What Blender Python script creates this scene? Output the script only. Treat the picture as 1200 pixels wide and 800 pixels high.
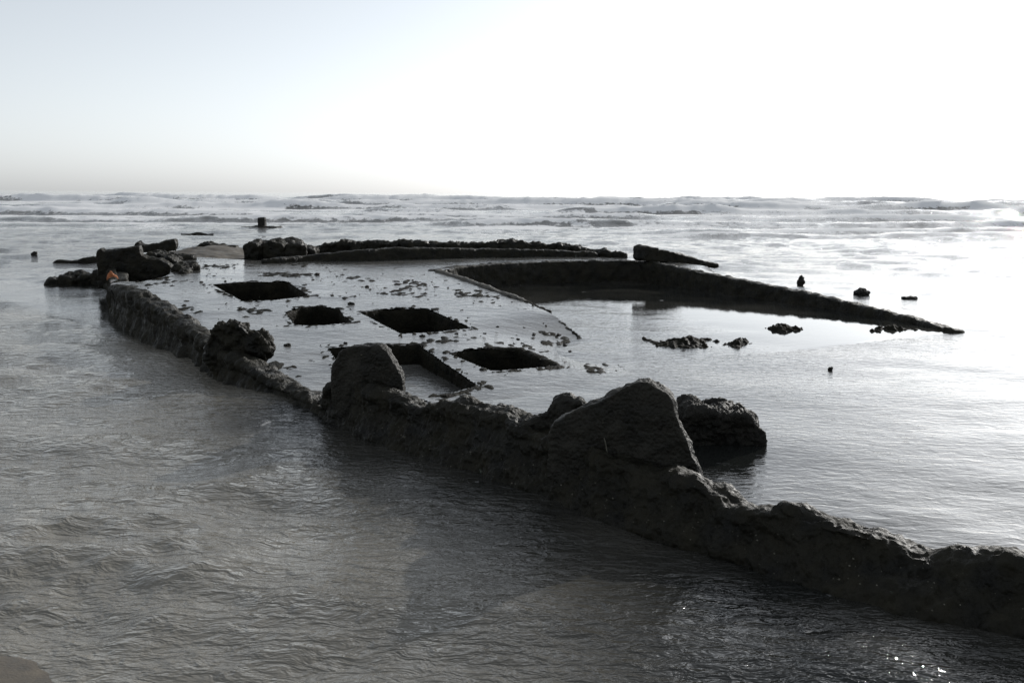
import bpy, bmesh, math, random
import numpy as np
from mathutils import Vector, Matrix

for o in list(bpy.data.objects):
    bpy.data.objects.remove(o)
random.seed(7)
rng = np.random.default_rng(11)
scene = bpy.context.scene
C = scene.collection
R = math.radians

# ------------------------------------------------------------------ camera
H = 1.8                      # eye height above the still water
F = 1178.0                   # focal length in pixels of a 1200 px wide frame
PITCH = R(8.40)
ROLL = R(0.30)
cam_data = bpy.data.cameras.new('camera')
cam_data.sensor_width = 36.0
cam_data.lens = 36.0 * F / 1200.0
cam_data.clip_start = 0.05
cam_data.clip_end = 30000
cam = bpy.data.objects.new('camera', cam_data)
C.objects.link(cam)
fwd = np.array([0.0, math.cos(PITCH), -math.sin(PITCH)])
r0 = np.array([1.0, 0.0, 0.0])
u0 = np.array([0.0, math.sin(PITCH), math.cos(PITCH)])
rgt = math.cos(ROLL) * r0 + math.sin(ROLL) * u0
upv = -math.sin(ROLL) * r0 + math.cos(ROLL) * u0
cam.matrix_world = Matrix(((rgt[0], upv[0], -fwd[0], 0.0),
                           (rgt[1], upv[1], -fwd[1], 0.0),
                           (rgt[2], upv[2], -fwd[2], H),
                           (0, 0, 0, 1)))
scene.camera = cam

# ------------------------------------------------------------------ sky and sun
SUN_EL, SUN_AZ = R(20.0), R(35.0)       # ahead of the camera and to the right
world = bpy.data.worlds.new('World')
scene.world = world
world.use_nodes = True
wn, wl = world.node_tree.nodes, world.node_tree.links
wn.clear()
sky = wn.new('ShaderNodeTexSky')
sky.sky_type = 'NISHITA'
sky.sun_disc = False
sky.sun_elevation = SUN_EL
sky.sun_rotation = SUN_AZ
sky.altitude = 0
sky.air_density = 1.0
sky.dust_density = 1.0
sky.ozone_density = 3.0
bw = wn.new('ShaderNodeRGBToBW')            # thin high haze: the whole sky paler
hs = wn.new('ShaderNodeMixRGB')
hs.inputs['Fac'].default_value = 0.80
tint = wn.new('ShaderNodeMixRGB')
tint.blend_type = 'MULTIPLY'
tint.inputs['Fac'].default_value = 1.0
tint.inputs['Color2'].default_value = (0.965, 1.0, 1.05, 1)
bg = wn.new('ShaderNodeBackground')
bg.inputs['Strength'].default_value = 0.094
wo = wn.new('ShaderNodeOutputWorld')
wl.new(sky.outputs[0], bw.inputs[0])
wl.new(sky.outputs[0], hs.inputs['Color1'])
wl.new(bw.outputs[0], tint.inputs['Color1'])
wl.new(tint.outputs[0], hs.inputs['Color2'])
wl.new(hs.outputs[0], bg.inputs['Color'])
veil = wn.new('ShaderNodeBackground')       # thin even cloud veil over the whole sky
veil.inputs['Color'].default_value = (0.92, 0.97, 1.0, 1)
veil.inputs['Strength'].default_value = 0.145
add = wn.new('ShaderNodeAddShader')
wl.new(bg.outputs[0], add.inputs[0])
wl.new(veil.outputs[0], add.inputs[1])
wl.new(add.outputs[0], wo.inputs['Surface'])

sd = bpy.data.lights.new('sun', 'SUN')
sd.energy = 2.0
sd.angle = R(0.8)
sd.color = (1.0, 0.965, 0.91)
sun = bpy.data.objects.new('sun', sd)
C.objects.link(sun)
sun_dir = Vector((math.sin(SUN_AZ) * math.cos(SUN_EL), math.cos(SUN_AZ) * math.cos(SUN_EL), math.sin(SUN_EL)))
sun.rotation_euler = (-sun_dir).to_track_quat('-Z', 'Y').to_euler()
sun.location = sun_dir * 50

vs = scene.view_settings
vs.view_transform = 'Standard'
vs.look = 'None'
vs.exposure = 0.52
vs.gamma = 1.0
vs.use_curve_mapping = False
scene.render.engine = 'CYCLES'
scene.cycles.use_denoising = True
scene.cycles.max_bounces = 6
scene.cycles.sample_clamp_indirect = 6.0

# ------------------------------------------------------------------ helpers
EYE = np.array([0.0, 0.0, H])

def ray(px, py):
    return fwd + rgt * (px - 600.0) / F + upv * (400.0 - py) / F

def at_z(px, py, z=0.0):
    d = ray(px, py)
    return EYE + d * ((z - H) / d[2])

def at_y(px, py, y):
    d = ray(px, py)
    return EYE + d * (y / d[1])

def at_plane(px, py, p0, n):
    d = ray(px, py)
    return EYE + d * (np.dot(np.asarray(p0) - EYE, n) / np.dot(d, n))

def smooth(a, b, x):
    t = np.clip((x - a) / (b - a), 0, 1)
    return t * t * (3 - 2 * t)

def deck_z(x, y):
    """The listing deck: high at the far left, under water at the near right."""
    p = -0.385 - 0.0318 * x + 0.044 * y
    k = 0.06
    return -k * np.logaddexp(-p / k, -0.47 / k)

def on_deck(px, py):
    z = 0.2
    for _ in range(80):
        p = at_z(px, py, z)
        z = 0.5 * z + 0.5 * float(deck_z(p[0], p[1]))
    return at_z(px, py, z)

def _hash(ix, iy, iz, seed):
    n = (ix * 374761393 + iy * 668265263 + iz * 2147483647 + seed * 1274126177) & 0xFFFFFFFF
    n = ((n ^ (n >> 13)) * 1274126177) & 0xFFFFFFFF
    n = ((n ^ (n >> 16)) * 2246822519) & 0xFFFFFFFF
    return ((n ^ (n >> 15)) & 0xFFFFFF) / float(0xFFFFFF) * 2 - 1

def noise3(x, y, z, seed=0):
    x, y, z = np.broadcast_arrays(np.asarray(x, float), np.asarray(y, float), np.asarray(z, float))
    ix, iy, iz = np.floor(x).astype(np.int64), np.floor(y).astype(np.int64), np.floor(z).astype(np.int64)
    fx, fy, fz = x - ix, y - iy, z - iz
    fx, fy, fz = [t * t * t * (t * (t * 6 - 15) + 10) for t in (fx, fy, fz)]
    out = 0
    for dx in (0, 1):
        for dy in (0, 1):
            for dz in (0, 1):
                w = (fx if dx else 1 - fx) * (fy if dy else 1 - fy) * (fz if dz else 1 - fz)
                out = out + w * _hash(ix + dx, iy + dy, iz + dz, seed)
    return out

def noise2(x, y, seed=0):
    x, y = np.broadcast_arrays(np.asarray(x, float), np.asarray(y, float))
    ix, iy = np.floor(x).astype(np.int64), np.floor(y).astype(np.int64)
    fx, fy = x - ix, y - iy
    fx, fy = [t * t * t * (t * (t * 6 - 15) + 10) for t in (fx, fy)]
    h = lambda a, b: _hash(ix + a, iy + b, ix * 0, seed)
    return (h(0, 0) * (1 - fx) + h(1, 0) * fx) * (1 - fy) + (h(0, 1) * (1 - fx) + h(1, 1) * fx) * fy

def fbm3(x, y, z, octv=4, seed=0, gain=0.5):
    a, s, out = 1.0, 1.0, 0
    for k in range(octv):
        out = out + a * noise3(x * s + 17.3 * k, y * s - 9.1 * k, z * s + 4.7 * k, seed + k)
        a *= gain
        s *= 2.07
    return out

def fbm2(x, y, octv=4, seed=0, gain=0.5):
    a, s, out = 1.0, 1.0, 0
    for k in range(octv):
        out = out + a * noise2(x * s + 17.3 * k, y * s - 9.1 * k, seed + k)
        a *= gain
        s *= 2.07
    return out

def in_poly(x, y, poly):
    inside = np.zeros(x.shape, bool)
    n = len(poly)
    for i in range(n):
        x1, y1 = poly[i]
        x2, y2 = poly[(i + 1) % n]
        if y1 == y2:
            continue
        c = ((y1 > y) != (y2 > y)) & (x < (x2 - x1) * (y - y1) / (y2 - y1) + x1)
        inside ^= c
    return inside

def seg_dist(x, y, pts, closed=False):
    d = np.full(x.shape, 1e9)
    n = len(pts)
    for i in range(n if closed else n - 1):
        ax, ay = pts[i]
        bx, by = pts[(i + 1) % n]
        vx, vy = bx - ax, by - ay
        L = vx * vx + vy * vy + 1e-12
        t = np.clip(((x - ax) * vx + (y - ay) * vy) / L, 0, 1)
        d = np.minimum(d, np.hypot(x - ax - t * vx, y - ay - t * vy))
    return d

def tag(o, label=None, cat=None, group=None, kind=None):
    for k, v in (('label', label), ('category', cat), ('group', group), ('kind', kind)):
        if v:
            o[k] = v
    return o

def mesh_np(name, v, f, mat=None, shade=True):
    """v (n,3) array, f (m,4) or (m,3) int array."""
    me = bpy.data.meshes.new(name)
    v = np.ascontiguousarray(v, np.float32)
    f = np.ascontiguousarray(f, np.int32)
    me.vertices.add(len(v))
    me.vertices.foreach_set('co', v.ravel())
    k = f.shape[1]
    me.loops.add(f.size)
    me.loops.foreach_set('vertex_index', f.ravel())
    me.polygons.add(len(f))
    me.polygons.foreach_set('loop_start', np.arange(0, f.size, k, dtype=np.int32))
    me.polygons.foreach_set('loop_total', np.full(len(f), k, np.int32))
    me.polygons.foreach_set('use_smooth', np.full(len(f), shade, bool))
    me.update(calc_edges=True)
    me.validate()
    if mat:
        me.materials.append(mat)
    return me

def link(name, me, parent=None):
    o = bpy.data.objects.new(name, me)
    C.objects.link(o)
    if parent is not None:
        o.parent = parent
    return o

def remesh(v, faces, voxel, its=3):
    """Closed, possibly overlapping shells in -> one dense even skin out."""
    me = bpy.data.meshes.new('tmp')
    me.from_pydata([tuple(p) for p in v], [], faces)
    bm = bmesh.new()
    bm.from_mesh(me)
    bmesh.ops.recalc_face_normals(bm, faces=bm.faces)
    bm.to_mesh(me)
    bm.free()
    o = bpy.data.objects.new('tmp', me)
    C.objects.link(o)
    m = o.modifiers.new('r', 'REMESH')
    m.mode = 'VOXEL'
    m.voxel_size = voxel
    m.adaptivity = 0
    m2 = o.modifiers.new('s', 'SMOOTH')
    m2.factor = 0.5
    m2.iterations = its
    dg = bpy.context.evaluated_depsgraph_get()
    ev = o.evaluated_get(dg).to_mesh()
    n = len(ev.vertices)
    co = np.empty(n * 3, np.float32)
    ev.vertices.foreach_get('co', co)
    no = np.empty(n * 3, np.float32)
    ev.vertices.foreach_get('normal', no)
    q = np.empty(len(ev.loops), np.int32)
    ev.loops.foreach_get('vertex_index', q)
    tot = np.empty(len(ev.polygons), np.int32)
    ev.polygons.foreach_get('loop_total', tot)
    assert (tot == 4).all()
    o.evaluated_get(dg).to_mesh_clear()
    bpy.data.objects.remove(o)
    bpy.data.meshes.remove(me)
    return co.reshape(-1, 3).astype(float), no.reshape(-1, 3).astype(float), q.reshape(-1, 4)

def crust(v, faces, voxel, amp=0.03, scale=6.0, seed=0, fine=0.35, flute=0.0, bigamp=0.0, its=3):
    """Remesh and roughen: broad lumps, knobbly growth, and fluting down the face."""
    co, no, q = remesh(v, faces, voxel, its)
    x, y, z = co.T
    d = amp * fbm3(x * scale, y * scale, z * scale, 3, seed)
    kn = fbm3(x * scale * 3.3, y * scale * 3.3, z * scale * 3.3, 2, seed + 20)
    d = d + amp * fine * (1.2 - 2.0 * np.abs(kn)) * 0.7
    if bigamp:
        d = d + bigamp * fbm3(x * 2.1, y * 2.1, z * 3.4, 2, seed + 51) + 0.35 * bigamp * np.abs(noise3(x * 3.0, y * 3.0, z * 16.0, seed + 52))
    if flute:
        d = d + flute * noise3(x * 9 + y * 4, y * 9 - x * 4, z * 1.3, seed + 31)
    co = co + no * d[:, None]
    return co, q

def prism(poly, z0, z1):
    """poly: list of (x, y); z1 may be a list of heights."""
    n = len(poly)
    z1 = [z1] * n if np.isscalar(z1) else list(z1)
    v = [(p[0], p[1], z0) for p in poly] + [(p[0], p[1], z) for p, z in zip(poly, z1)]
    f = [list(range(n))[::-1], list(range(n, 2 * n))]
    f += [[i, (i + 1) % n, n + (i + 1) % n, n + i] for i in range(n)]
    return v, f

def slab(pts, n, t):
    """pts: 3D outline in one plane, extruded by t along n (away from the eye)."""
    n = np.asarray(n, float)
    k = len(pts)
    v = [np.asarray(p) for p in pts] + [np.asarray(p) + n * t for p in pts]
    f = [list(range(k)), list(range(k, 2 * k))[::-1]]
    f += [[i, (i + 1) % k, k + (i + 1) % k, k + i][::-1] for i in range(k)]
    return v, f

def merge(*shells):
    V, Fc = [], []
    for v, f in shells:
        b = len(V)
        V += list(v)
        Fc += [[i + b for i in q] for q in f]
    return V, Fc

def tube(path, rad, sides=8):
    """closed rough bar through 3D points."""
    path = [np.asarray(p, float) for p in path]
    rad = [rad] * len(path) if np.isscalar(rad) else rad
    v, f = [], []
    for i, p in enumerate(path):
        t = path[min(i + 1, len(path) - 1)] - path[max(i - 1, 0)]
        t /= np.linalg.norm(t)
        a = np.cross(t, [0, 0, 1.0])
        if np.linalg.norm(a) < 1e-3:
            a = np.array([1.0, 0, 0])
        a /= np.linalg.norm(a)
        b = np.cross(a, t)
        for k in range(sides):
            w = 2 * math.pi * k / sides
            v.append(p + rad[i] * (math.cos(w) * a + math.sin(w) * b))
    for i in range(len(path) - 1):
        for k in range(sides):
            f.append([i * sides + k, i * sides + (k + 1) % sides, (i + 1) * sides + (k + 1) % sides, (i + 1) * sides + k])
    f.append(list(range(sides))[::-1])
    f.append([(len(path) - 1) * sides + k for k in range(sides)])
    return v, f

def blob(c, rx, ry, rz, seed, sub=3):
    bm = bmesh.new()
    bmesh.ops.create_icosphere(bm, subdivisions=sub, radius=1)
    v = np.array([p.co[:] for p in bm.verts])
    f = [[p.index for p in q.verts] for q in bm.faces]
    bm.free()
    d = 1 + 0.28 * fbm3(v[:, 0] * 1.6 + seed, v[:, 1] * 1.6, v[:, 2] * 1.6, 3, seed)
    v = v * d[:, None] * np.array([rx, ry, rz]) + np.asarray(c)
    return [tuple(p) for p in v], f

def densify(pts, n):
    pts = np.array(pts, float)
    d = np.r_[0, np.cumsum(np.linalg.norm(np.diff(pts[:, :2], axis=0), axis=1))]
    t = np.linspace(0, d[-1], n)
    return np.stack([np.interp(t, d, pts[:, k]) for k in range(pts.shape[1])], 1)

# ------------------------------------------------------------------ materials
def new_mat(name):
    m = bpy.data.materials.new(name)
    m.use_nodes = True
    nt = m.node_tree
    for n in list(nt.nodes):
        nt.nodes.remove(n)
    out = nt.nodes.new('ShaderNodeOutputMaterial')
    b = nt.nodes.new('ShaderNodeBsdfPrincipled')
    nt.links.new(b.outputs[0], out.inputs['Surface'])
    return m, nt, b, out

def nd(nt, typ, **kw):
    n = nt.nodes.new(typ)
    for k, v in kw.items():
        if k in n.inputs:
            n.inputs[k].default_value = v
        else:
            setattr(n, k, v)
    return n

def ramp(nt, src, stops):
    r = nt.nodes.new('ShaderNodeValToRGB')
    e = r.color_ramp.elements
    while len(e) > 1:
        e.remove(e[-1])
    for i, (p, c) in enumerate(stops):
        q = e[0] if i == 0 else e.new(p)
        q.position = p
        q.color = c if len(c) == 4 else (*c, 1)
    nt.links.new(src, r.inputs[0])
    return r

def mat_water(name, c1, c2, ripple=1.0, rough=0.07, foam=False):
    m, nt, b, out = new_mat(name)
    L = nt.links.new
    tc = nd(nt, 'ShaderNodeTexCoord')
    big = nd(nt, 'ShaderNodeTexNoise', Scale=0.55 if foam else 1.1, Detail=4.0 if foam else 7.0)
    L(tc.outputs['Object'], big.inputs['Vector'])
    if foam:
        sl = nd(nt, 'ShaderNodeAttribute', attribute_name='silt_shade')
        sa = nd(nt, 'ShaderNodeMath', operation='MULTIPLY_ADD')
        L(big.outputs['Fac'], sa.inputs[0])
        sa.inputs[1].default_value = 0.7
        L(sl.outputs['Fac'], sa.inputs[2])
        rc = ramp(nt, sa.outputs[0], [(0.30, c1), (1.15, c2)])
    else:
        rc = ramp(nt, big.outputs['Fac'], [(0.36, c1), (0.64, c2)])
    mp = nd(nt, 'ShaderNodeMapping')
    mp.inputs['Scale'].default_value = (1.0, 1.9, 1.0)
    mp.inputs['Rotation'].default_value = (0, 0, R(12))
    L(tc.outputs['Object'], mp.inputs['Vector'])
    n1 = nd(nt, 'ShaderNodeTexNoise', Scale=7.0, Detail=3.0, Roughness=0.55, Distortion=0.6)
    n2 = nd(nt, 'ShaderNodeTexNoise', Scale=24.0, Detail=2.0, Roughness=0.5, Distortion=0.3)
    L(mp.outputs[0], n1.inputs['Vector'])
    L(mp.outputs[0], n2.inputs['Vector'])
    b1 = nd(nt, 'ShaderNodeBump', Strength=1.0, Distance=0.034 * ripple)
    b2 = nd(nt, 'ShaderNodeBump', Strength=1.0, Distance=0.0095 * ripple)
    L(n1.outputs['Fac'], b1.inputs['Height'])
    L(n2.outputs['Fac'], b2.inputs['Height'])
    L(b1.outputs[0], b2.inputs['Normal'])
    if foam:
        ca = nd(nt, 'ShaderNodeAttribute', attribute_name='ripple')
        pn = nd(nt, 'ShaderNodeTexNoise', Scale=0.9, Detail=2.0)
        L(tc.outputs['Object'], pn.inputs['Vector'])
        pr_ = nd(nt, 'ShaderNodeMapRange')
        pr_.inputs['From Min'].default_value = 0.36
        pr_.inputs['From Max'].default_value = 0.64
        pr_.inputs['To Min'].default_value = 0.25
        pr_.inputs['To Max'].default_value = 1.0
        L(pn.outputs['Fac'], pr_.inputs['Value'])
        pm = nd(nt, 'ShaderNodeMath', operation='MULTIPLY')
        L(pr_.outputs[0], pm.inputs[0])
        L(ca.outputs['Fac'], pm.inputs[1])
        L(ca.outputs['Fac'], b1.inputs['Strength'])
        L(pm.outputs[0], b2.inputs['Strength'])
    b.inputs['Roughness'].default_value = rough
    b.inputs['IOR'].default_value = 1.333
    L(rc.outputs[0], b.inputs['Base Color'])
    L(b2.outputs[0], b.inputs['Normal'])
    if foam:
        at = nd(nt, 'ShaderNodeAttribute', attribute_name='foam')
        mpf = nd(nt, 'ShaderNodeMapping')
        mpf.inputs['Scale'].default_value = (1.0, 0.5, 1.0)
        L(tc.outputs['Object'], mpf.inputs['Vector'])
        fn = nd(nt, 'ShaderNodeTexNoise', Scale=2.2, Detail=7.0, Roughness=0.68)
        L(mpf.outputs[0], fn.inputs['Vector'])
        # attribute + noise - 1 -> mask
        ad = nd(nt, 'ShaderNodeMath', operation='ADD')
        L(at.outputs['Fac'], ad.inputs[0])
        L(fn.outputs['Fac'], ad.inputs[1])
        mr = nd(nt, 'ShaderNodeMapRange')
        mr.inputs['From Min'].default_value = 0.66
        mr.inputs['From Max'].default_value = 0.80
        L(ad.outputs[0], mr.inputs['Value'])
        wf = nd(nt, 'ShaderNodeBsdfPrincipled')
        wf.inputs['Base Color'].default_value = (0.88, 0.88, 0.88, 1)
        wf.inputs['Roughness'].default_value = 0.9
        bf = nd(nt, 'ShaderNodeBump', Strength=0.5, Distance=0.03)
        L(fn.outputs['Fac'], bf.inputs['Height'])
        L(bf.outputs[0], wf.inputs['Normal'])
        tl = nd(nt, 'ShaderNodeBsdfTranslucent')
        tl.inputs['Color'].default_value = (0.88, 0.88, 0.88, 1)
        mt = nd(nt, 'ShaderNodeMixShader')
        mt.inputs[0].default_value = 0.15
        L(wf.outputs[0], mt.inputs[1])
        L(tl.outputs[0], mt.inputs[2])
        mx = nd(nt, 'ShaderNodeMixShader')
        L(mr.outputs[0], mx.inputs[0])
        L(b.outputs[0], mx.inputs[1])
        L(mt.outputs[0], mx.inputs[2])
        L(mx.outputs[0], out.inputs['Surface'])
    return m

def mat_crust(name, dark, mid, fleck, scale=1.0, rough=0.5, bump=0.012, fleck_at=0.70):
    m, nt, b, out = new_mat(name)
    L = nt.links.new
    tc = nd(nt, 'ShaderNodeTexCoord')
    n1 = nd(nt, 'ShaderNodeTexNoise', Scale=5.0 * scale, Detail=8.0, Roughness=0.65)
    L(tc.outputs['Object'], n1.inputs['Vector'])
    rc = ramp(nt, n1.outputs['Fac'], [(0.35, dark), (0.62, mid)])
    vo = nd(nt, 'ShaderNodeTexVoronoi', Scale=38.0 * scale)
    L(tc.outputs['Object'], vo.inputs['Vector'])
    n3 = nd(nt, 'ShaderNodeTexNoise', Scale=13.0 * scale, Detail=3.0)
    L(tc.outputs['Object'], n3.inputs['Vector'])
    rf = ramp(nt, n3.outputs['Fac'], [(fleck_at, (0, 0, 0)), (fleck_at + 0.05, (1, 1, 1))])
    rv = ramp(nt, vo.outputs['Distance'], [(0.25, (1, 1, 1)), (0.42, (0, 0, 0))])
    mm = nd(nt, 'ShaderNodeMath', operation='MULTIPLY')
    L(rf.outputs[0], mm.inputs[0])
    L(rv.outputs[0], mm.inputs[1])
    mx = nd(nt, 'ShaderNodeMix', data_type='RGBA')
    L(mm.outputs[0], mx.inputs['Factor'])
    L(rc.outputs[0], mx.inputs['A'])
    mx.inputs['B'].default_value = (*fleck, 1)
    L(mx.outputs['Result'], b.inputs['Base Color'])
    n2 = nd(nt, 'ShaderNodeTexNoise', Scale=26.0 * scale, Detail=6.0, Roughness=0.7)
    L(tc.outputs['Object'], n2.inputs['Vector'])
    bp = nd(nt, 'ShaderNodeBump', Strength=1.0, Distance=bump)
    L(n2.outputs['Fac'], bp.inputs['Height'])
    bp2 = nd(nt, 'ShaderNodeBump', Strength=0.7, Distance=bump, invert=True)
    L(vo.outputs['Distance'], bp2.inputs['Height'])
    L(bp.outputs[0], bp2.inputs['Normal'])
    L(bp2.outputs[0], b.inputs['Normal'])
    rr = ramp(nt, n1.outputs['Fac'], [(0.3, (rough - 0.15,) * 3), (0.7, (rough + 0.3,) * 3)])
    L(rr.outputs[0], b.inputs['Roughness'])
    b.inputs['IOR'].default_value = 1.33
    b.inputs['Specular IOR Level'].default_value = 0.35
    return m

M_SEA = mat_water('murky_sea_water', (0.014, 0.015, 0.014), (0.200, 0.186, 0.158), 1.0, 0.03, True)
M_FILM = mat_water('water_film_on_grey_deck', (0.060, 0.060, 0.056), (0.165, 0.160, 0.148), 0.20, 0.05)
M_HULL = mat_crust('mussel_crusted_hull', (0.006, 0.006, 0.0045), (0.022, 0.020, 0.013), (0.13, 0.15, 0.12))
M_PLATE = mat_crust('wet_weathered_plate', (0.012, 0.0118, 0.0095), (0.034, 0.032, 0.026), (0.14, 0.13, 0.10), 1.2)
M_DECK = mat_crust('weedy_deck_crust', (0.008, 0.008, 0.006), (0.022, 0.020, 0.014), (0.08, 0.08, 0.06), 1.0, 0.6)
M_ROCK = mat_crust('wet_dark_rock', (0.010, 0.0095, 0.008), (0.028, 0.026, 0.021), (0.12, 0.12, 0.10), 1.5)
M_LIP = mat_crust('worn_pale_coaming', (0.07, 0.066, 0.058), (0.15, 0.14, 0.12), (0.2, 0.2, 0.18), 1.5)
M_SAND = mat_crust('wet_sand', (0.085, 0.074, 0.060), (0.15, 0.130, 0.104), (0.10, 0.09, 0.08), 2.0, 0.5, 0.0015, 0.72)
M_RUST = mat_crust('orange_rust', (0.28, 0.09, 0.035), (0.42, 0.16, 0.07), (0.5, 0.25, 0.12), 3.0, 0.6, 0.006, 0.6)
M_SHELL = mat_crust('bleached_shell', (0.07, 0.066, 0.05), (0.17, 0.16, 0.13), (0.25, 0.25, 0.22), 3.0, 0.5, 0.003)

M_DECK.node_tree.nodes['Principled BSDF'].inputs['Specular IOR Level'].default_value = 0.1

# ------------------------------------------------------------------ plan of the wreck, on the deck
def deck_poly(px):
    return [tuple(on_deck(*p)[:2]) for p in px]

HATCH_PX = [
    ('hatch', [(249, 333), (290, 330), (336, 330), (351, 339), (362, 347), (320, 352), (284, 353), (266, 343)]),
    ('hatch', [(334, 366), (352, 360), (376, 358), (398, 362), (402, 370), (413, 377), (380, 381), (346, 381)]),
    ('hatch', [(421, 366), (450, 362), (500, 361), (526, 373), (552, 384), (512, 389), (470, 391), (445, 378)]),
    ('hatch', [(526, 414), (556, 409), (580, 407), (606, 408), (630, 418), (651, 427), (612, 432), (577, 435)]),
    ('hatch', [(384, 408), (430, 405), (490, 404), (524, 427), (560, 452), (520, 462), (430, 462), (405, 436)]),
]
HATCH_PX.append(('recess', [(136, 330), (135, 316), (141, 308), (162, 302), (184, 303), (200, 312), (199, 321), (188, 326), (165, 330)]))
HATCHES = [deck_poly(p) for _, p in HATCH_PX]
HOLD = deck_poly([(512, 318), (545, 312), (640, 307), (700, 306), (755, 307), (800, 316), (850, 326), (900, 336),
                  (950, 346), (1000, 358), (1050, 370), (1118, 389), (1030, 398), (900, 412), (800, 416), (735, 411),
                  (700, 393), (660, 373), (612, 352), (560, 334)])
HOLD_OPEN = HOLD[11:17]

WALL_LINE = [tuple(at_z(px, py, 0)[:2]) for px, py in ((376, 488), (473, 525), (530, 544), (630, 576), (744, 616), (833, 641), (943, 680), (1033, 707), (1200, 745), (1340, 790))]

# ------------------------------------------------------------------ the sea
def sea_height(x, y, sp):
    """Chop, swell and breakers; sp is the local grid spacing, components finer than it fade out."""
    h = np.zeros_like(x)
    g = np.random.default_rng(5)
    lee = 1 - 0.80 * smooth(0.0, 1.0, (x - (-1.2 + (8.0 - y) * 0.88)) / 0.5) * (1 - smooth(16, 30, y))   # water behind the near hull wall
    near = 1 - smooth(18, 45, y)
    lee = lee * (1 - 0.55 * (1 - smooth(0.2, 1.3, seg_dist(x, y, WALL_LINE))))
    wob = 0.25 * noise2(x * 0.6, y * 0.6, 90)
    patch = 0.62 + 0.55 * fbm2(x * 0.42 + 3, y * 0.42, 2, 77)
    patch = np.clip(patch, 0.12, 1.5)
    for k in range(34):
        lam = 0.16 * (18.0 ** (k / 33.0))
        ang = g.normal(0, 0.55) + (0.35 if k % 3 else -0.6)
        kx, ky = math.sin(ang), math.cos(ang)
        ph = g.uniform(0, 6.283)
        amp = 0.0062 * lam ** 0.85 * (1.25 if 0.3 < lam < 1.3 else 1.0)
        w = smooth(2.2, 4.5, lam / sp)
        ph2 = 1.2 * noise2(x * 0.9 / lam ** 0.5, y * 0.9 / lam ** 0.5, 200 + k)
        s = np.sin(2 * math.pi * (kx * x + ky * y + wob * 0.4) / lam + ph + ph2)
        h += w * amp * (s + 0.35 * np.abs(s) - 0.2)
    h *= (patch * lee) * (0.35 + 0.65 * near) + 0.25 * (1 - near)
    # runs of low swell in the foreground
    h += 0.022 * near * lee * np.sin(2 * math.pi * (0.35 * x + y + 0.5 * noise2(x * .5, y * .5, 41)) / 1.9)
    # open-water chop
    far = smooth(20, 40, y)
    h += far * 0.055 * fbm2(x * 0.22, y * 0.35, 3, 55)
    foam = np.zeros_like(x)
    # breakers: (distance, height, depth, seed, x from, x to, foam)
    for (Y0, A, Wd, sd_, xa, xb, fm) in BREAKERS:
        yl = Y0 + 2.4 * fbm2(x * 0.035, x * 0 + sd_, 3, sd_) * (Y0 / 60.0)
        dy = y - yl
        along = smooth(xa - 6, xa + 2, x) * (1 - smooth(xb - 2, xb + 8, x))
        mod = np.clip(0.72 + 0.55 * fbm2(x * 0.075 + sd_, x * 0 + 3.3, 3, sd_ + 9), 0.08, 1.15) * along
        front = np.exp(-np.clip(-dy, 0, 99) ** 2 / (0.75 * Wd) ** 2)
        back = np.exp(-np.clip(dy, 0, 99) ** 2 / (2.4 * Wd) ** 2)
        prof = np.where(dy < 0, front, back)
        rag = 1 + 0.12 * fbm2(x * 0.9, y * 0.9, 3, sd_ + 40)
        h += 1.2 * A * mod * prof * rag
        fz = np.where(dy < 0, np.exp(-(dy / (0.62 * Wd)) ** 2), np.exp(-(dy / (1.0 * Wd)) ** 2)) + 0.75 * np.exp(-((dy + 3.4 * Wd) / (1.3 * Wd)) ** 2)
        foam = np.maximum(foam, min(1.0, 1.25 * fm) * fz * smooth(0.35, 0.9, mod + 0.5 * fbm2(x * 0.16, y * 0.12, 3, sd_ + 71)))
    surf = smooth(62, 110, y) * (1 - smooth(260, 420, y))
    foam = np.maximum(foam, 0.55 * surf * smooth(0.15, 0.9, fbm2(x * 0.10, y * 0.16, 3, 131) + 0.15))
    foam = np.maximum(foam, 0.30 * smooth(38, 55, y) * (1 - smooth(90, 120, y)) * smooth(0.25, 0.8, fbm2(x * 0.22, y * 0.3, 3, 133)))
    return h, foam

BREAKERS = [
    (42.5, 0.26, 0.8, 3, 9.5, 24, 0.95),
    (46.5, 0.28, 0.9, 8, 8, 60, 0.60),
    (53.0, 0.22, 1.3, 31, -34, -14, 0.25),
    (56.0, 0.36, 1.2, 12, -2, 60, 0.75),
    (62.0, 0.26, 1.4, 38, -30, 2, 0.45),
    (70.0, 0.42, 1.5, 37, -12, 70, 0.70),
    (80.0, 0.42, 1.7, 14, -70, -8, 0.60),
    (92.0, 0.62, 1.8, 16, -10, 90, 0.80),
    (112.0, 0.72, 2.2, 19, -120, 20, 0.95),
    (124.0, 0.85, 2.4, 22, 0, 160, 0.75),
    (142.0, 0.85, 2.6, 23, -160, 40, 1.0),
    (165.0, 0.85, 3.0, 25, -190, 200, 1.0),
    (200.0, 0.88, 3.6, 27, -260, 260, 1.0),
    (245.0, 1.0, 4.5, 29, -300, 300, 0.9),
]

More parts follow.
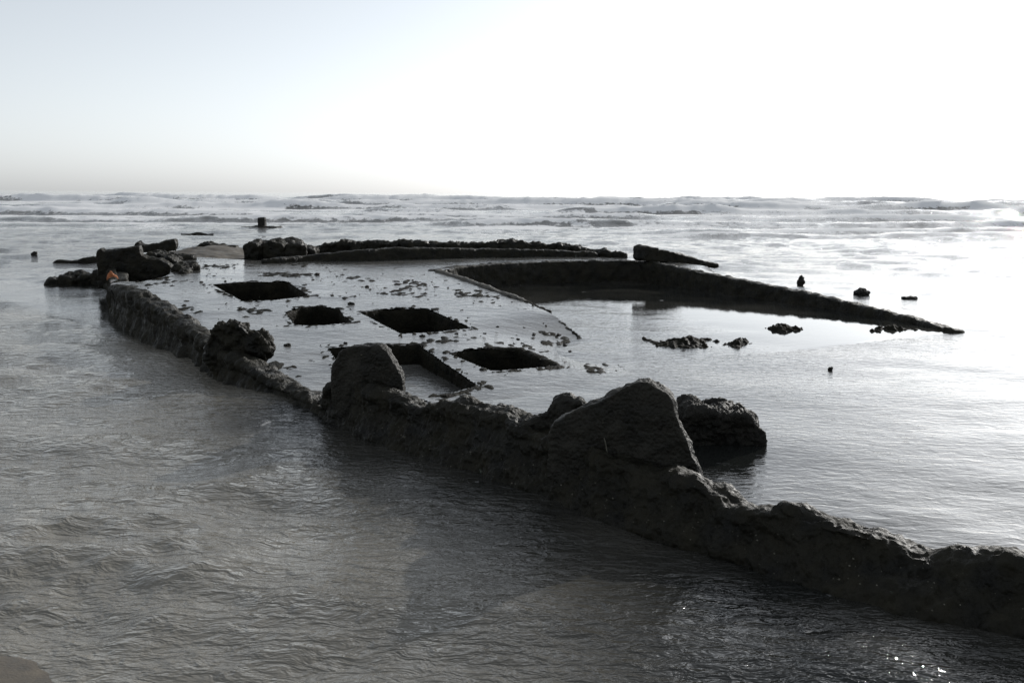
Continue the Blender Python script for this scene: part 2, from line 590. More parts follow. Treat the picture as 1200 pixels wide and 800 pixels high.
c0 = 3.0
rows = [-2.0]
while rows[-1] < 6000:
    y = rows[-1]
    if y < 40:
        st = max(0.012, 0.0062 * (y + c0))
    elif y < 66:
        st = 0.26
    elif y < 120:
        st = 0.55
    elif y < 260:
        st = 1.2
    else:
        st = 0.06 * y
    rows.append(y + st)
rows = np.array(rows)
NC = 720
u = np.linspace(-1.0, 1.0, NC)
u = u * (0.78 + 0.5 * u ** 4)
X = u[None, :] * (rows[:, None] + c0 + 0.5)
Y = np.repeat(rows[:, None], NC, 1)
SP = np.maximum(np.gradient(rows)[:, None] * 0.8, np.gradient(u)[None, :] * (rows[:, None] + c0))
hh, foam = sea_height(X.ravel(), Y.ravel(), SP.ravel())
V = np.stack([X.ravel(), Y.ravel(), hh], 1)
nr = len(rows)
idx = np.arange(nr * NC).reshape(nr, NC)
Q = np.stack([idx[:-1, :-1], idx[:-1, 1:], idx[1:, 1:], idx[1:, :-1]], -1).reshape(-1, 4)
cx, cy = V[Q, 0].mean(1), V[Q, 1].mean(1)
cut = np.zeros(len(Q), bool)
near_q = (cy > 7) & (cy < 22) & (np.abs(cx) < 8)
for hp in HATCHES:
    cut[near_q] |= in_poly(cx[near_q], cy[near_q], hp)
Q = Q[~cut]
hold_v = np.zeros(len(V), bool)
nv_ = (V[:, 1] > 7) & (V[:, 1] < 24) & (np.abs(V[:, 0]) < 9)
hold_v[nv_] = in_poly(V[nv_, 0], V[nv_, 1], HOLD)
wd_ = seg_dist(V[:, 0], V[:, 1], HOLD[0:12])
calm_v = hold_v * (1 - 0.85 * smooth(2.0, 4.5, wd_))
V[:, 2] *= 1 - 0.97 * calm_v
sea_me = mesh_np('sea', V, Q, M_SEA)
sea_me.polygons.foreach_set('use_smooth', np.ones(len(sea_me.polygons), bool))
prox = 1 - smooth(0.2, 1.5, seg_dist(V[:, 0], V[:, 1], WALL_LINE))
lee_v = smooth(0.0, 1.0, (V[:, 0] - (-1.2 + (8.0 - V[:, 1]) * 0.88)) / 0.5) * (1 - smooth(16, 30, V[:, 1]))
a = sea_me.attributes.new('ripple', 'FLOAT', 'POINT')
a.data.foreach_set('value', (1 - 0.80 * lee_v) * (1 - 0.95 * calm_v).astype(np.float32))
silt_shade = 0.60 * (1 - prox) * (1 - smooth(-1.4, 1.7, V[:, 0] - 0.25 * (V[:, 1] - 4))) * (1 - smooth(14, 30, V[:, 1])) + 0.15 * (1 - smooth(0.0, 3.0, np.hypot(V[:, 0] + 2.2, V[:, 1] - 2.6))) + 0.22 * smooth(20, 40, V[:, 1])  # silt at left and by the beach; near-wall shade painted as darker water
silt_shade *= (1 - lee_v) * (1 - hold_v)  # dark wall reflections put into the water colour of hold and lee
a = sea_me.attributes.new('silt_shade', 'FLOAT', 'POINT')
a.data.foreach_set('value', silt_shade.astype(np.float32))
a = sea_me.attributes.new('foam', 'FLOAT', 'POINT')
a.data.foreach_set('value', foam.astype(np.float32))
sea = link('sea', sea_me)
tag(sea, 'grey-brown rippled sea around the wreck with lines of breakers at the horizon', None, None, 'structure')

# sandy bottom that rises out of the water at the near left corner
gx, gy = np.meshgrid(np.linspace(-9, 3, 150), np.linspace(-3, 6, 120))
edge = at_z(-10, 872, 0)[:2], at_z(40, 920, 0)[:2]
ed = np.array(edge[1]) - np.array(edge[0])
ed /= np.linalg.norm(ed)
nrm = np.array([ed[1], -ed[0]])
if nrm[1] > 0:
    nrm = -nrm
dist = (gx - edge[0][0]) * nrm[0] + (gy - edge[0][1]) * nrm[1]
gz = np.where(dist > 0, 0.02 + 0.085 * dist, 0.02 + 0.16 * dist) + 0.012 * fbm2(gx * 3, gy * 3, 3, 4)
gz = np.clip(gz, -0.6, 0.55)
n1, n2 = gx.shape
gi = np.arange(n1 * n2).reshape(n1, n2)
sq = np.stack([gi[:-1, :-1], gi[:-1, 1:], gi[1:, 1:], gi[1:, :-1]], -1).reshape(-1, 4)
beach = link('sand_beach', mesh_np('sand_beach', np.stack([gx.ravel(), gy.ravel(), gz.ravel()], 1), sq, M_SAND))
tag(beach, 'wet tan sand at the water edge in the near left corner', None, None, 'structure')

# ------------------------------------------------------------------ the wreck: deck and the water lying on it
wreck = bpy.data.objects.new('shipwreck', None)
C.objects.link(wreck)
wreck.location = tuple(on_deck(560, 345))
W0 = np.array(wreck.location)
tag(wreck, 'dark crusted hull of an old sunken ship awash in the shallows with open deck hatches', 'shipwreck')

def part(name, v, q, mat, parent=wreck):
    o = bpy.data.objects.new(name, mesh_np(name, np.asarray(v) - W0, q, mat))
    C.objects.link(o)
    o.parent = parent
    return o

HULL_PX = [(131, 338), (128, 318), (135, 304), (165, 298), (205, 300), (300, 305), (390, 303), (453, 300), (600, 299), (700, 301), (770, 305), (860, 316),
           (960, 338), (1160, 386), (1330, 424)]
HULL = deck_poly(HULL_PX) + [(8.2, 9.0), (6.6, 5.2), (3.6, 4.3), (2.2, 5.6), (0.3, 7.3)] + deck_poly([(480, 462), (398, 474), (372, 470), (350, 458), (304, 431),
        (252, 405), (205, 381), (165, 354)])

bx = [p[0] for p in HULL]
by = [p[1] for p in HULL]
gx, gy = np.meshgrid(np.arange(min(bx) - .1, max(bx) + .1, 0.03), np.arange(min(by) - .1, max(by) + .1, 0.045))
gxf, gyf = gx.ravel(), gy.ravel()
def film_base(x, y):
    x, y = np.atleast_1d(np.asarray(x, float)), np.atleast_1d(np.asarray(y, float))
    z = deck_z(x, y)
    return z - (1 - smooth(0.0, 1.8, seg_dist(x, y, HOLD_OPEN))) * np.clip(z + 0.03, 0, 1)

base = deck_z(gxf, gyf)
dop = seg_dist(gxf, gyf, HOLD_OPEN)
dip = (1 - smooth(0.0, 1.8, dop))
base_f = base - dip * np.clip(base + 0.03, 0, 1)
# right-hand outer strip of the deck slips under the sea
RIM = deck_poly([(860, 316), (960, 338), (1160, 386), (1330, 424)])
drim = seg_dist(gxf, gyf, RIM)
base_f = base_f - (1 - smooth(0.0, 0.7, drim)) * np.clip(base_f + 0.03, 0, 1)
film = base_f + 0.004 * fbm2(gxf * 1.3, gyf * 1.8, 3, 61) + 0.0016 * fbm2(gxf * 5, gyf * 9, 2, 62)
# weedy crust that stands out of the film in patches
PATCH = [(385, 346, 30, 3), (215, 362, 24, 4), (160, 336, 28, 4), (300, 365, 34, 4), (415, 412, 34, 5), (640, 388, 38, 10), (610, 400, 36, 8),
         (560, 345, 40, 9), (340, 322, 40, 4), (420, 326, 36, 3), (690, 428, 40, 8), (515, 400, 30, 5), (480, 342, 40, 6),
         (330, 430, 30, 8), (395, 372, 22, 5), (570, 400, 30, 5), (520, 440, 30, 8), (180, 330, 26, 4), (300, 400, 20, 6), (660, 385, 20, 8),
         (720, 420, 26, 5), (470, 330, 30, 4), (350, 310, 30, 3), (250, 312, 40, 3)]
dens = np.zeros_like(gxf)
for (px, py, sx, sy) in PATCH:
    p = on_deck(px, py)
    p2 = on_deck(px + sx, py)
    p3 = on_deck(px, py - sy)
    rx, ry = abs(p2[0] - p[0]), abs(p3[1] - p[1])
    dens = np.maximum(dens, np.exp(-((gxf - p[0]) / rx) ** 2 - ((gyf - p[1]) / ry) ** 2))
for hp in HATCHES:
    dens = np.maximum(dens, 0.75 * np.exp(-(seg_dist(gxf, gyf, hp, True) / 0.16) ** 2))
for lp in (deck_poly([(560, 334), (614, 353), (640, 364), (662, 374), (684, 385), (698, 392)]),):
    dens = np.maximum(dens, 0.9 * np.exp(-(seg_dist(gxf, gyf, lp) / 0.10) ** 2))
cr = 0.60 * fbm2(gxf * 4.6, gyf * 2.4, 4, 71, 0.7)
hf = 0.8 * noise2(gxf * 14, gyf * 5.5, 72) + 0.8 * noise2(gxf * 27, gyf * 13, 73)
deck_h = film + 0.032 * np.clip(0.55 * cr + 0.75 * hf - 0.93 + 0.84 * dens, -1.6, 0.5)
deck_h -= 0.05 * (1 - smooth(0.0, 0.5, np.minimum(dop, drim)))
n1, n2 = gx.shape
gi = np.arange(n1 * n2).reshape(n1, n2)
sq = np.stack([gi[:-1, :-1], gi[:-1, 1:], gi[1:, 1:], gi[1:, :-1]], -1).reshape(-1, 4)
qx, qy = gxf[sq].mean(1), gyf[sq].mean(1)
keep = in_poly(qx, qy, HULL) & ~in_poly(qx, qy, HOLD)
for hp in HATCHES:
    keep &= ~in_poly(qx, qy, hp)

def snap(x, y, poly):
    ins = in_poly(x, y, poly)
    xs, ys = x[ins], y[ins]
    bd = np.full(xs.shape, 1e9)
    bx_, by_ = xs.copy(), ys.copy()
    for i in range(len(poly)):
        (ax, ay), (cx_, cy_) = poly[i], poly[(i + 1) % len(poly)]
        vx, vy = cx_ - ax, cy_ - ay
        t = np.clip(((xs - ax) * vx + (ys - ay) * vy) / (vx * vx + vy * vy), 0, 1)
        d = np.hypot(xs - ax - t * vx, ys - ay - t * vy)
        m = d < bd
        bd = np.where(m, d, bd)
        bx_ = np.where(m, ax + t * vx, bx_)
        by_ = np.where(m, ay + t * vy, by_)
    x[ins], y[ins] = bx_, by_

sxf, syf = gxf.copy(), gyf.copy()
for hp in HATCHES + [HOLD]:
    snap(sxf, syf, hp)

def compact(v, q):
    usedv = np.unique(q)
    mp = np.zeros(len(v), np.int64)
    mp[usedv] = np.arange(len(usedv))
    return v[usedv], mp[q]

part('deck', *compact(np.stack([sxf, syf, deck_h], 1), sq[keep]), M_DECK)
kf = keep & (film[sq].max(1) > -0.035)
fv, fq = compact(np.stack([sxf, syf, film], 1), sq[kf])
dw = link('deck_water', mesh_np('deck_water', fv, fq, M_FILM))
tag(dw, 'thin sheet of sky-reflecting water draining across the wreck deck', None, None, 'structure')

# low crust mound inside the hold, breaking the surface
def mound(px, py, sx, sy, top, name='weed_mound', seed=0):
    p = at_z(px, py, 0)
    rx = abs(at_z(px + sx, py, 0)[0] - p[0])
    ry = abs(at_z(px, py - sy, 0)[1] - p[1])
    n = 110
    ax, ay = np.meshgrid(np.linspace(-1.6, 1.6, n), np.linspace(-1.6, 1.6, n))
    x_, y_ = p[0] + ax * rx, p[1] + ay * ry
    r2 = ax ** 2 + ay ** 2
    z_ = -0.10 + (0.10 + top) * np.exp(-r2 * 1.1) + 0.055 * fbm2(x_ * 6, y_ * 4, 4, 300 + seed, 0.6)
    ii = np.arange(n * n).reshape(n, n)
    qq = np.stack([ii[:-1, :-1], ii[:-1, 1:], ii[1:, 1:], ii[1:, :-1]], -1).reshape(-1, 4)
    return part(name, np.stack([x_.ravel(), y_.ravel(), z_.ravel()], 1), qq, M_DECK)

mound(785, 402, 62, 6, 0.030, seed=1)
mound(862, 402, 26, 5, 0.022, seed=2)
mound(920, 387, 26, 4, 0.03, seed=3)
mound(1040, 386, 36, 3, 0.02, seed=4)

# ------------------------------------------------------------------ hatches
def ring_walls(poly, zb, ztop_off, th, seed, name, voxel=0.03, amp=0.028, floor=True, mat=M_DECK):
    """walls round an opening, with a floor, as one rough part."""
    P = np.array(poly)
    cen = P.mean(0)
    sh = []
    n = len(P)
    outer = []
    for i in range(n):
        e1 = P[i] - P[i - 1]
        e2 = P[(i + 1) % n] - P[i]
        nn = np.array([e1[1], -e1[0]]) / np.linalg.norm(e1) + np.array([e2[1], -e2[0]]) / np.linalg.norm(e2)
        nn /= np.linalg.norm(nn)
        if np.dot(nn, P[i] - cen) < 0:
            nn = -nn
        outer.append(P[i] + nn * th)
    outer = np.array(outer)
    for i in range(n):
        j = (i + 1) % n
        quad = [P[i], P[j], outer[j], outer[i]]
        zt = [float(deck_z(*q)) + ztop_off for q in quad]
        sh.append(prism(quad, zb, zt))
    if floor:
        sh.append(prism([tuple(q) for q in outer], zb - 0.06, zb + 0.02))
    v, f = merge(*sh)
    co, q = crust(v, f, voxel, amp, 7.0, seed, 0.5)
    return part(name, co, q, mat)

for i, hp in enumerate(HATCHES):
    ring_walls(hp, -0.55, -0.006, 0.12, 400 + i, HATCH_PX[i][0], amp=0.016 if i < 5 else 0.03)
# still water low inside the hatch beside the nearest upright plate
hp = HATCHES[4]
hw_me = mesh_np('hatch_water', *compact(np.stack([gxf, gyf, np.full_like(gxf, -0.085) + 0.002 * fbm2(gxf * 4, gyf * 6, 2, 5)], 1),
                                         sq[in_poly(qx, qy, hp)]), M_FILM)
tag(link('hatch_water', hw_me), 'still water lying low inside the open hatch behind the upright plate', None, None, 'structure')

# ------------------------------------------------------------------ hold: far and right-hand wall, coaming lip
hp = np.array(HOLD)
def strip_wall(pts, inner_off, th, zb, dz, name, seed, voxel=0.035, amp=0.02, mat=M_HULL, sign=1, absz=False):
    sh = []
    pts = np.array(pts)
    off = []
    for i in range(len(pts)):
        t = pts[min(i + 1, len(pts) - 1)] - pts[max(i - 1, 0)]
        t /= np.linalg.norm(t)
        off.append(sign * np.array([-t[1], t[0]]))
    off = np.array(off)
    a_, b_ = pts + off * inner_off, pts + off * (inner_off + th)
    for i in range(len(pts) - 1):
        quad = [a_[i], a_[i + 1], b_[i + 1], b_[i]]
        dzz = [dz] * 4 if np.isscalar(dz) else [dz[i], dz[i + 1], dz[i + 1], dz[i]]
        sh.append(prism(quad, zb, [(float(deck_z(*q)) if not absz else 0) + d for q, d in zip(quad, dzz)]))
    v, f = merge(*sh)
    co, q = crust(v, f, voxel, amp, 6.0, seed, 0.5)
    return part(name, co, q, mat)

strip_wall(densify(HOLD[0:6], 14), 0.0, 0.22, -0.5, 0.008, 'hold_wall', 500)
strip_wall(densify(HOLD[4:12] , 30), 0.0, 0.20, -0.5, 0.02, 'hold_wall', 510)
lip = densify(deck_poly([(510, 318), (535, 325), (560, 334), (588, 344), (614, 353)]), 12)
strip_wall(lip, -0.02, 0.085, -0.35, [0.034 + 0.008 * math.sin(i * 2.1) for i in range(11)] + [0.02], 'coaming', 520, 0.02, 0.010, M_LIP)
lip2 = densify(deck_poly([(614, 353), (628, 359), (640, 364)]), 14)
strip_wall(lip2, 0.0, 0.09, -0.35, [float(film_base(*p)[0]) - 0.002 + 0.010 * math.sin(i * 1.7) for i, p in enumerate(lip2)], 'coaming', 521, 0.02, 0.016, M_DECK, absz=True)

# ------------------------------------------------------------------ hull walls swept along the waterline
def hull_wall(name, prof, z0, setback, th, seed, voxel, amp, scale, flute=0.0, n=60, mat=M_HULL, bulge=0.0, bigamp=0.0):
    """prof: (px, waterline py, crest py); the crest stands over the line, set back from it."""
    pr = densify(prof, n)
    base_p = np.array([at_z(p[0], p[1], z0) for p in pr])
    T = np.gradient(base_p[:, :2], axis=0)
    T /= np.linalg.norm(T, axis=1)[:, None]
    N = np.stack([-T[:, 1], T[:, 0]], 1)
    if N[:, 1].mean() < 0:
        N = -N
    top = np.array([at_y(p[0], p[2], b[1] + setback * nn[1]) for p, b, nn in zip(pr, base_p, N)])
    zt = np.maximum(top[:, 2], z0 - 0.05)
    rings = []
    for b, t, nn, z in zip(base_p, top, N, zt):
        o = b[:2]
        tx = t[:2]
        fr = lambda s, zz: [*(o + nn * s), zz]
        hgt = max(z - z0, 0.02)
        rings.append([fr(-0.10, z0 - 0.5), fr(-0.015 - bulge, z0), fr(setback * 0.35 - bulge, z0 + 0.5 * hgt), [*(tx - nn * 0.05), z0 + 0.9 * hgt],
                      [*tx, z], [*(tx + nn * th * 0.5), z - 0.01], [*(tx + nn * th), z - 0.06], [*(tx + nn * (th + 0.06)), z0 - 0.5]])
    m = len(rings[0])
    v = [p for r_ in rings for p in r_]
    f = []
    for i in range(len(rings) - 1):
        for k in range(m):
            f.append([i * m + k, i * m + (k + 1) % m, (i + 1) * m + (k + 1) % m, (i + 1) * m + k])
    f.append(list(range(m))[::-1])
    f.append([(len(rings) - 1) * m + k for k in range(m)])
    co, q = crust(v, f, voxel, amp, scale, seed, 0.45, flute, bigamp)
    return part(name, co, q, mat), base_p, top, N

# left side, fluted
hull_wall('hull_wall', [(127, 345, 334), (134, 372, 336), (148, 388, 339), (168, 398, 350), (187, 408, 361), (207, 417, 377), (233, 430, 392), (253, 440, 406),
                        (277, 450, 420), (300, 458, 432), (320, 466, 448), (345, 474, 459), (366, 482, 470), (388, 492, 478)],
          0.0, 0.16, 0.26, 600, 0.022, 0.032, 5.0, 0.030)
# near wall
NEAR = [(380, 490, 470), (386, 492, 455), (400, 497, 442), (420, 505, 446), (440, 512, 458), (471, 524, 464), (485, 529, 472), (500, 534, 470),
        (515, 539, 469), (530, 544, 470), (545, 549, 475), (565, 555, 480), (580, 560, 480), (595, 565, 486), (612, 571, 493), (635, 578, 506), (660, 588, 512),
        (690, 601, 520), (744, 616, 545), (790, 628, 557), (822, 637, 563), (838, 642, 577), (850, 647, 591), (870, 654, 598), (900, 665, 594),
        (920, 672, 591), (945, 681, 596), (970, 689, 606), (1000, 698, 613), (1030, 707, 621), (1060, 713, 636), (1090, 719, 646), (1110, 724, 656),
        (1130, 728, 651), (1150, 732, 644), (1175, 738, 646), (1200, 745, 653), (1260, 764, 668), (1340, 790, 700)]
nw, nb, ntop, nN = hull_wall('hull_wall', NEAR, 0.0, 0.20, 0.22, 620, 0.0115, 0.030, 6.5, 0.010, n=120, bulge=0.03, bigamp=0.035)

# ------------------------------------------------------------------ upright plates on the near wall
def plate(name, outline, anchor_px, depth_off, yaw, th, seed, voxel=0.011, amp=0.016, mat=M_PLATE, scale=7.0):
    p0 = at_z(*anchor_px, 0.0) + np.array([0, depth_off, 0])
    n_ = np.array([math.sin(R(yaw)), math.cos(R(yaw)), 0.12])
    n_ /= np.linalg.norm(n_)
    pts = [at_plane(px, py, p0, n_) for px, py in outline]
    v, f = slab(pts, n_, th)
    co, q = crust(v, f, voxel, amp, scale, seed, 0.4, 0.006, its=1)
    return part(name, co, q, mat)

plate('upright_plate', [(389, 475), (388, 450), (389, 430), (396, 413), (408, 407), (425, 405), (444, 406), (453, 413), (460, 424), (467, 436), (471, 446),
                        (471, 470), (440, 490), (400, 490)], (430, 508), 0.22, 14, 0.09, 700, amp=0.013, scale=9.0)
plate('upright_plate', [(640, 560), (641, 510), (650, 494), (668, 484), (690, 474), (703, 471), (715, 463), (732, 453), (746, 448), (758, 447), (770, 453), (783, 464),
                        (788, 475), (796, 498), (806, 522), (815, 541), (821, 562), (800, 590), (700, 590)], (735, 613), 0.30, 16, 0.10, 720, amp=0.013, scale=9.0)
# crumbled piece leaning behind the large plate
def lump(name, outline, y0, th, seed, voxel=0.012, amp=0.03, mat=M_ROCK, parent=wreck, yaw=10, scale=9):
    n_ = np.array([math.sin(R(yaw)), math.cos(R(yaw)), 0.1])
    n_ /= np.linalg.norm(n_)
    p0 = np.array([at_y(outline[0][0], outline[0][1], y0)[0], y0, 0])
    pts = [at_plane(px, py, p0, n_) for px, py in outline]
    v, f = slab(pts, n_, th)
    return crust(v, f, voxel, amp, scale, seed, 0.5, its=1)

yb = at_z(680, 560, 0)[1]
part('broken_plate', *lump('broken_plate', [(600, 520), (612, 494), (626, 490), (640, 484), (650, 473), (664, 470), (678, 471), (690, 480), (720, 500), (720, 540), (620, 540)], yb, 0.12, 740), M_PLATE)
yb = at_z(585, 540, 0)[1]
part('broken_plate', *lump('broken_plate', [(560, 500), (572, 482), (584, 477), (598, 479), (606, 488), (616, 500), (590, 510)], yb, 0.08, 744, 0.012, 0.02), M_PLATE)

n_ = np.array([math.sin(R(16)), math.cos(R(16)), 0.12])
n_ /= np.linalg.norm(n_)
p0 = at_z(735, 613, 0.0) + np.array([0, 0.30, 0]) - n_ * 0.022
v, f = tube([at_plane(px, py, p0, n_) for px, py in ((708, 513), (710, 520), (711, 528), (715, 537), (719, 546))], [0.003, 0.004, 0.004, 0.004, 0.002], 4)
part('wire', v, np.array([q for q in f if len(q) == 4]), M_SHELL)

# torn plate on the left side wall
yb = at_z(277, 446, 0)[1] + 0.22
part('torn_plate', *lump('torn_plate', [(240, 420), (245, 396), (250, 382), (262, 379), (276, 381), (290, 390), (301, 392), (310, 402), (312, 410), (306, 430), (292, 445), (250, 440)], yb, 0.16, 750, 0.014, 0.045), M_HULL)

# ------------------------------------------------------------------ bow: sunken recess, side frame, low rubble, sand mound, far rims
def deck_lump(name, outline, z_anchor_px, th, seed, voxel=0.03, amp=0.05, mat=M_HULL, yaw=0, z=None, scale=4, dy=0.0):
    p = on_deck(*z_anchor_px) if z is None else at_z(*z_anchor_px, z)
    return part(name, *lump(name, outline, p[1] + dy, th, seed, voxel, amp, yaw=yaw, scale=scale), mat)

# dark recess wall (left end)
deck_lump('bow_frame', [(115, 338), (113, 301), (113, 294), (118, 291), (121, 295), (136, 293), (150, 291), (162, 289), (165, 299), (172, 303), (186, 304), (199, 311), (205, 320), (206, 338)],
          (140, 334), 0.22, 800, z=0.25, dy=0.9, yaw=-6, amp=0.014, scale=11, voxel=0.018)
strip_wall(densify(deck_poly([(132, 338), (131, 319), (138, 305)]), 8), 0.0, 0.22, -0.5, -0.05, 'hull_wall', 812, 0.03, 0.03, sign=-1)
for k, (cx_, cy_, w_, h_) in enumerate([(187, 306, 9, 8), (198, 311, 10, 9), (206, 317, 8, 7), (176, 301, 8, 5), (214, 321, 7, 4), (203, 304, 9, 4)]):
    deck_lump('bow_rubble', [(cx_ - w_, cy_ + 5), (cx_ - w_ * 0.8, cy_ - h_ * 0.5), (cx_ - w_ * 0.2, cy_ - h_), (cx_ + w_ * 0.5, cy_ - h_ * 0.7), (cx_ + w_, cy_ - h_ * 0.1), (cx_ + w_, cy_ + 5)],
              (cx_, cy_), 0.4, 870 + k, amp=0.03, scale=8, voxel=0.02, yaw=(18, -10, 30)[k % 3])
deck_lump('bow_beam', [(156, 296), (157, 287), (161, 284), (164, 287), (172, 288), (186, 285), (194, 282), (204, 281), (206, 285), (205, 294)], (180, 294), 0.22, 804, amp=0.02, scale=8, voxel=0.022)
deck_lump('bow_beam', [(60, 308), (66, 305), (80, 306), (90, 305), (96, 303), (108, 301), (116, 302), (116, 310)], (90, 309), 0.15, 806, z=0.0, amp=0.015, voxel=0.022)
for k, (cx_, w_, t_) in enumerate([(62, 11, 327), (74, 10, 322), (88, 12, 320), (101, 11, 321), (113, 10, 316), (124, 9, 318)]):
    deck_lump('bow_rubble', [(cx_ - w_, 341), (cx_ - w_ + 1, t_ + 7), (cx_ - w_ * 0.5, t_ + 1), (cx_, t_ + (k % 2) * 2), (cx_ + w_ * 0.6, t_ + 3), (cx_ + w_, t_ + 8), (cx_ + w_, 341)],
              (cx_, 335), 0.35, 860 + k, z=0.0, dy=0.12 * (k % 3), amp=0.03, scale=7, voxel=0.022, yaw=(-20, 15, 5)[k % 3])
co, q = crust(*merge(blob(at_y(130, 326, at_z(130, 338, 0.25)[1] - 0.1), 0.06, 0.05, 0.11, 3), blob(at_y(134, 328, at_z(130, 338, 0.25)[1] - 0.1), 0.055, 0.04, 0.08, 4)), 0.012, 0.012, 12, 810)
tag(part('rusted_fitting', co, q, M_RUST), 'small patch of orange rust at the left end of the hull')

# sand washed onto the deck
cen = on_deck(250, 296)
sx_, sy_ = np.meshgrid(np.linspace(-1, 1, 90), np.linspace(-1, 1, 90))
xr = abs(on_deck(312, 296)[0] - cen[0])
yr = 2.2
xx, yy = cen[0] + sx_ * xr, cen[1] + sy_ * yr
zz = deck_z(xx, yy) - 0.06 + 0.19 * np.exp(-(sx_ ** 2) * 2.2 - (sy_ ** 2) * 2.6) + 0.035 * fbm2(xx * 2.4, yy * 2.4, 4, 88)
ii = np.arange(8100).reshape(90, 90)
qq = np.stack([ii[:-1, :-1], ii[:-1, 1:], ii[1:, 1:], ii[1:, :-1]], -1).reshape(-1, 4)
sm = link('sand_mound', mesh_np('sand_mound', np.stack([xx.ravel(), yy.ravel(), zz.ravel()], 1), qq, M_SAND))
tag(sm, 'low mound of tan sand washed onto the far left end of the deck', 'sand')

# far rims: a low rail curving in from the left and the ragged far bulwark
def rail(name, px_base_top, seed, th=0.25, voxel=0.03, amp=0.035, dy=0.0, mat=M_HULL, n=40):
    pr = densify(px_base_top, n)
    sh = []
    pts = []
    for p in pr:
        b = on_deck(p[0], p[1]) + np.array([0, dy, 0])
        t = at_y(p[0], p[2], b[1])
        pts.append((b, t))
    for i in range(len(pts) - 1):
        (b, t), (b2, t2) = pts[i], pts[i + 1]
        quad = [b[:2], b2[:2], b2[:2] + [0, th], b[:2] + [0, th]]
        sh.append(prism(quad, b[2] - 0.4, [t[2], t2[2], t2[2], t[2]]))
    v, f = merge(*sh)
    return part(name, *crust(v, f, voxel, amp, 4.0, seed, 0.7), mat)

rail('far_rail', [(306, 309, 304), (330, 308, 302), (360, 306, 299), (390, 306, 296), (430, 306, 293), (455, 305, 291), (493, 304, 291), (560, 302, 292), (640, 301, 293), (700, 301, 296)], 820, 0.22, amp=0.02)
rail('far_rail', [(366, 297, 290), (385, 296, 286), (410, 296, 283), (430, 295, 286), (455, 296, 285), (483, 297, 284), (520, 297, 286), (560, 297, 286),
                  (588, 297, 283), (620, 297, 285), (650, 297, 287), (682, 299, 290), (700, 300, 294), (735, 302, 297)], 830, 0.3, amp=0.055)
deck_lump('fallen_slab', [(749, 305), (750, 291), (756, 289), (770, 291), (783, 294), (812, 302), (843, 310), (842, 314), (800, 310)], (790, 309), 0.25, 840, amp=0.02, yaw=-25)
for k, (cx_, w_, t_) in enumerate([(294, 9, 284), (308, 13, 285), (320, 12, 283), (334, 14, 282), (346, 13, 286), (356, 12, 290)]):
    deck_lump('far_rubble', [(cx_ - w_, 312), (cx_ - w_, t_ + 4), (cx_ - w_ * 0.4, t_), (cx_ + w_ * 0.3, t_ + 1), (cx_ + w_, t_ + 5), (cx_ + w_, 312)],
              (cx_, 303 - 2 * (k % 2)), 0.4, 850 + k, amp=0.035, scale=7, voxel=0.025, yaw=(15, -12, 4)[k % 3])
deck_lump('far_rubble', [(226, 296), (230, 289), (236, 286), (242, 285), (248, 287), (262, 289), (275, 290), (278, 296)], (250, 291), 0.3, 857, amp=0.025, scale=8)

# ------------------------------------------------------------------ pale shells stuck on the near wall
co_all = []
me = nw.data
nv = len(me.vertices)
cc = np.empty(nv * 3, np.float32)
me.vertices.foreach_get('co', cc)
nn_ = np.empty(nv * 3, np.float32)
me.vertices.foreach_get('normal', nn_)
cc, nn_ = cc.reshape(-1, 3), nn_.reshape(-1, 3)
cand = np.where((cc[:, 2] + W0[2] > 0.0) & (nn_[:, 1] < -0.2))[0]
w = np.exp(-((cc[cand, 2] + W0[2] - 0.09) / 0.10) ** 2) + 0.08
sel = rng.choice(cand, 260, replace=False, p=w / w.sum())
bmv, bmf = [], []
for s in sel:
    r_ = rng.uniform(0.0025, 0.0075)
    n_ = nn_[s] / np.linalg.norm(nn_[s])
    t1 = np.cross(n_, [0.3, 0.2, 1.0])
    t1 /= np.linalg.norm(t1)
    t2 = np.cross(n_, t1)
    el = rng.uniform(0.5, 1.0)
    b0 = len(bmv)
    for k in range(6):
        wv = k * math.pi / 3 + rng.uniform(-0.3, 0.3)
        bmv.append(cc[s] + r_ * (math.cos(wv) * t1 + el * math.sin(wv) * t2) - n_ * 0.003)
    bmv.append(cc[s] + n_ * r_ * 0.8)
    for k in range(6):
        bmf.append([b0 + k, b0 + (k + 1) % 6, b0 + 6])
sh = bpy.data.objects.new('barnacles', mesh_np('barnacles', np.array(bmv), np.array(bmf), M_SHELL))
C.objects.link(sh)
sh.parent = nw
sh['kind'] = 'stuff'

# ------------------------------------------------------------------ loose things
def rock(label, c, rx, ry, rz, seed, voxel=None, amp=None, cat='rock', name='rock', group=None, mat=M_ROCK):
    c = np.asarray(c, float)
    vx = voxel or max(rx, rz) / 14
    co_, q_ = crust(*blob(c * 0, rx, ry, rz, seed, 3), vx, amp or max(rx, rz) * 0.16, 2.2 / max(rx, rz), seed, 0.5)
    o = link(name, mesh_np(name, co_, q_, mat))
    o.location = tuple(c)
    tag(o, label, cat, group)
    return o

# boulder beyond the big plate
b = at_z(848, 527, 0)
yb = b[1] + 0.12
co, q = lump('rock', [(790, 535), (795, 492), (803, 484), (815, 481), (832, 484), (848, 486), (862, 485), (878, 491), (890, 501), (896, 508), (897, 518), (894, 530), (890, 540)], yb, 0.34, 900, 0.012, 0.038, yaw=0)
cen = co.mean(0)
bo = link('rock', mesh_np('rock', co - cen, q, M_ROCK))
bo.location = tuple(cen)
tag(bo, 'large rounded dark boulder in the water beyond the tall upright plate', 'rock')

def px_size(px, py, dpx, z=0.0):
    p = at_z(px, py, z)
    return dpx * np.linalg.norm(p - EYE) / F

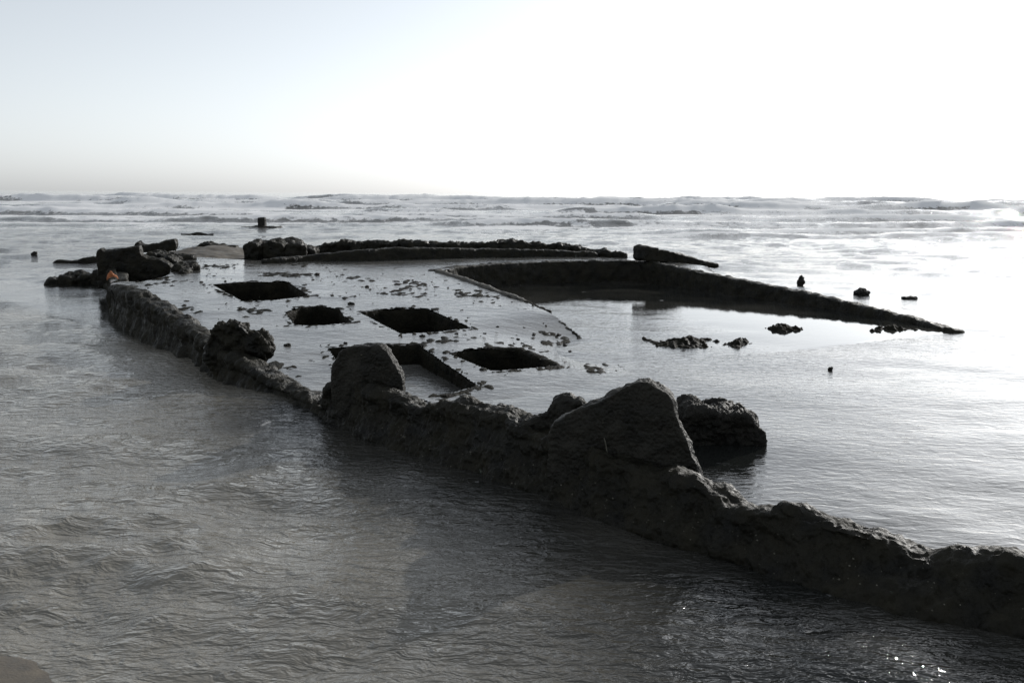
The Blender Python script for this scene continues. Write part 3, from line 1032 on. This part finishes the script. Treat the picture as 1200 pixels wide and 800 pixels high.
def sea_rock(label, px, py, w_, h_, seed, group=None, sink=0.3, deep=None):
    p = at_z(px, py, 0)
    rx, rz = px_size(px, py, w_ / 2), px_size(px, py, h_) * 0.62
    p = p + np.array([0, 0, rz * sink])
    return rock(label, p, rx, deep or rx, rz, seed, group=group)

sea_rock('small upright dark rock in the bright water right of the hold', 938, 334, 7, 13, 31, sink=0.45)
sea_rock('low ragged dark rock farther right than the upright one in bright water', 1010, 345, 15, 8, 32, sink=0.4)
sea_rock('flat dark scrap of rock barely breaking the bright water at right', 1065, 350, 15, 3, 33, sink=0.1)
sea_rock('small round dark rock alone in the sea at far left', 40, 300, 6, 5, 34, sink=0.5)
sea_rock('tiny dark rock awash in the water below the hold at right', 973, 433, 5, 4, 35, sink=0.3)

# stump standing in the sea
p = at_z(307, 267, 0)
s = px_size(307, 267, 1)
post = bpy.data.objects.new('timber_stump', None)
C.objects.link(post)
post.location = tuple(p)
tag(post, 'short square stump standing in the sea beyond the far end of the wreck', 'stump')
v, f = prism([(-4.4 * s, -4 * s), (4.4 * s, -4 * s), (4.4 * s, 5 * s), (-4.4 * s, 5 * s)], -0.4, [11.5 * s, 12.5 * s, 12.5 * s, 11 * s])
co, q = crust(v, f, 0.05, 0.03, 4, 5)
o = link('post', mesh_np('post', co, q, M_ROCK), post)
v, f = prism([(-24 * s, -0.3), (18 * s, -0.3), (20 * s, 0.7), (-20 * s, 0.7)], -0.3, [0.04, 0.06, 0.06, 0.04])
co, q = crust(v, f, 0.05, 0.05, 3, 6)
o = link('footing', mesh_np('footing', co, q, M_ROCK), post)

def sea_bar(label, px0, px1, py, hpx, seed, cat='beam', name='sunken_beam'):
    a_, b_ = at_z(px0, py, 0), at_z(px1, py, 0)
    r_ = px_size(px0, py, hpx)
    v_, f_ = tube([a_, (a_ + b_) / 2 + [0, 0, 0.02], b_], [r_ * 0.8, r_, r_ * 0.6])
    co_, q_ = crust(v_, f_, r_ / 3.5, r_ * 0.5, 2.5, seed)
    c_ = co_.mean(0)
    o_ = link(name, mesh_np(name, co_ - c_, q_, M_ROCK))
    o_.location = tuple(c_)
    return tag(o_, label, cat)

sea_bar('thin dark length of wreckage awash in the sea left of the stump', 212, 250, 275, 1.8, 41)

# small rocks lying on the deck
DR = [(337, 405, 7), (495, 394, 5), (535, 391, 4), (568, 391, 3), (412, 356, 4), (236, 331, 3), (264, 330, 3),
      (430, 336, 4), (607, 398, 4), (655, 393, 4), (662, 405, 4), (625, 393, 3), (668, 412, 3),
      (405, 402, 3), (583, 383, 3), (345, 322, 3), (372, 322, 4)]
for i, (px, py, w_) in enumerate(DR):
    p = on_deck(px, py)
    if p[2] < 0.0 or px > 730:
        p = at_z(px, py, 0.0)
    r_ = w_ / 2 * np.linalg.norm(p - EYE) / F * random.uniform(0.8, 1.2)
    rock('small dark stone, one of many scattered over the wet deck', p + np.array([0, 0, r_ * 0.2]), r_ * random.uniform(1.0, 1.9), r_ * random.uniform(1.0, 1.8), r_ * random.uniform(0.5, 0.9), 1000 + i,
         voxel=r_ / 6, group='small stones scattered over the deck', name='stone', cat='stone')
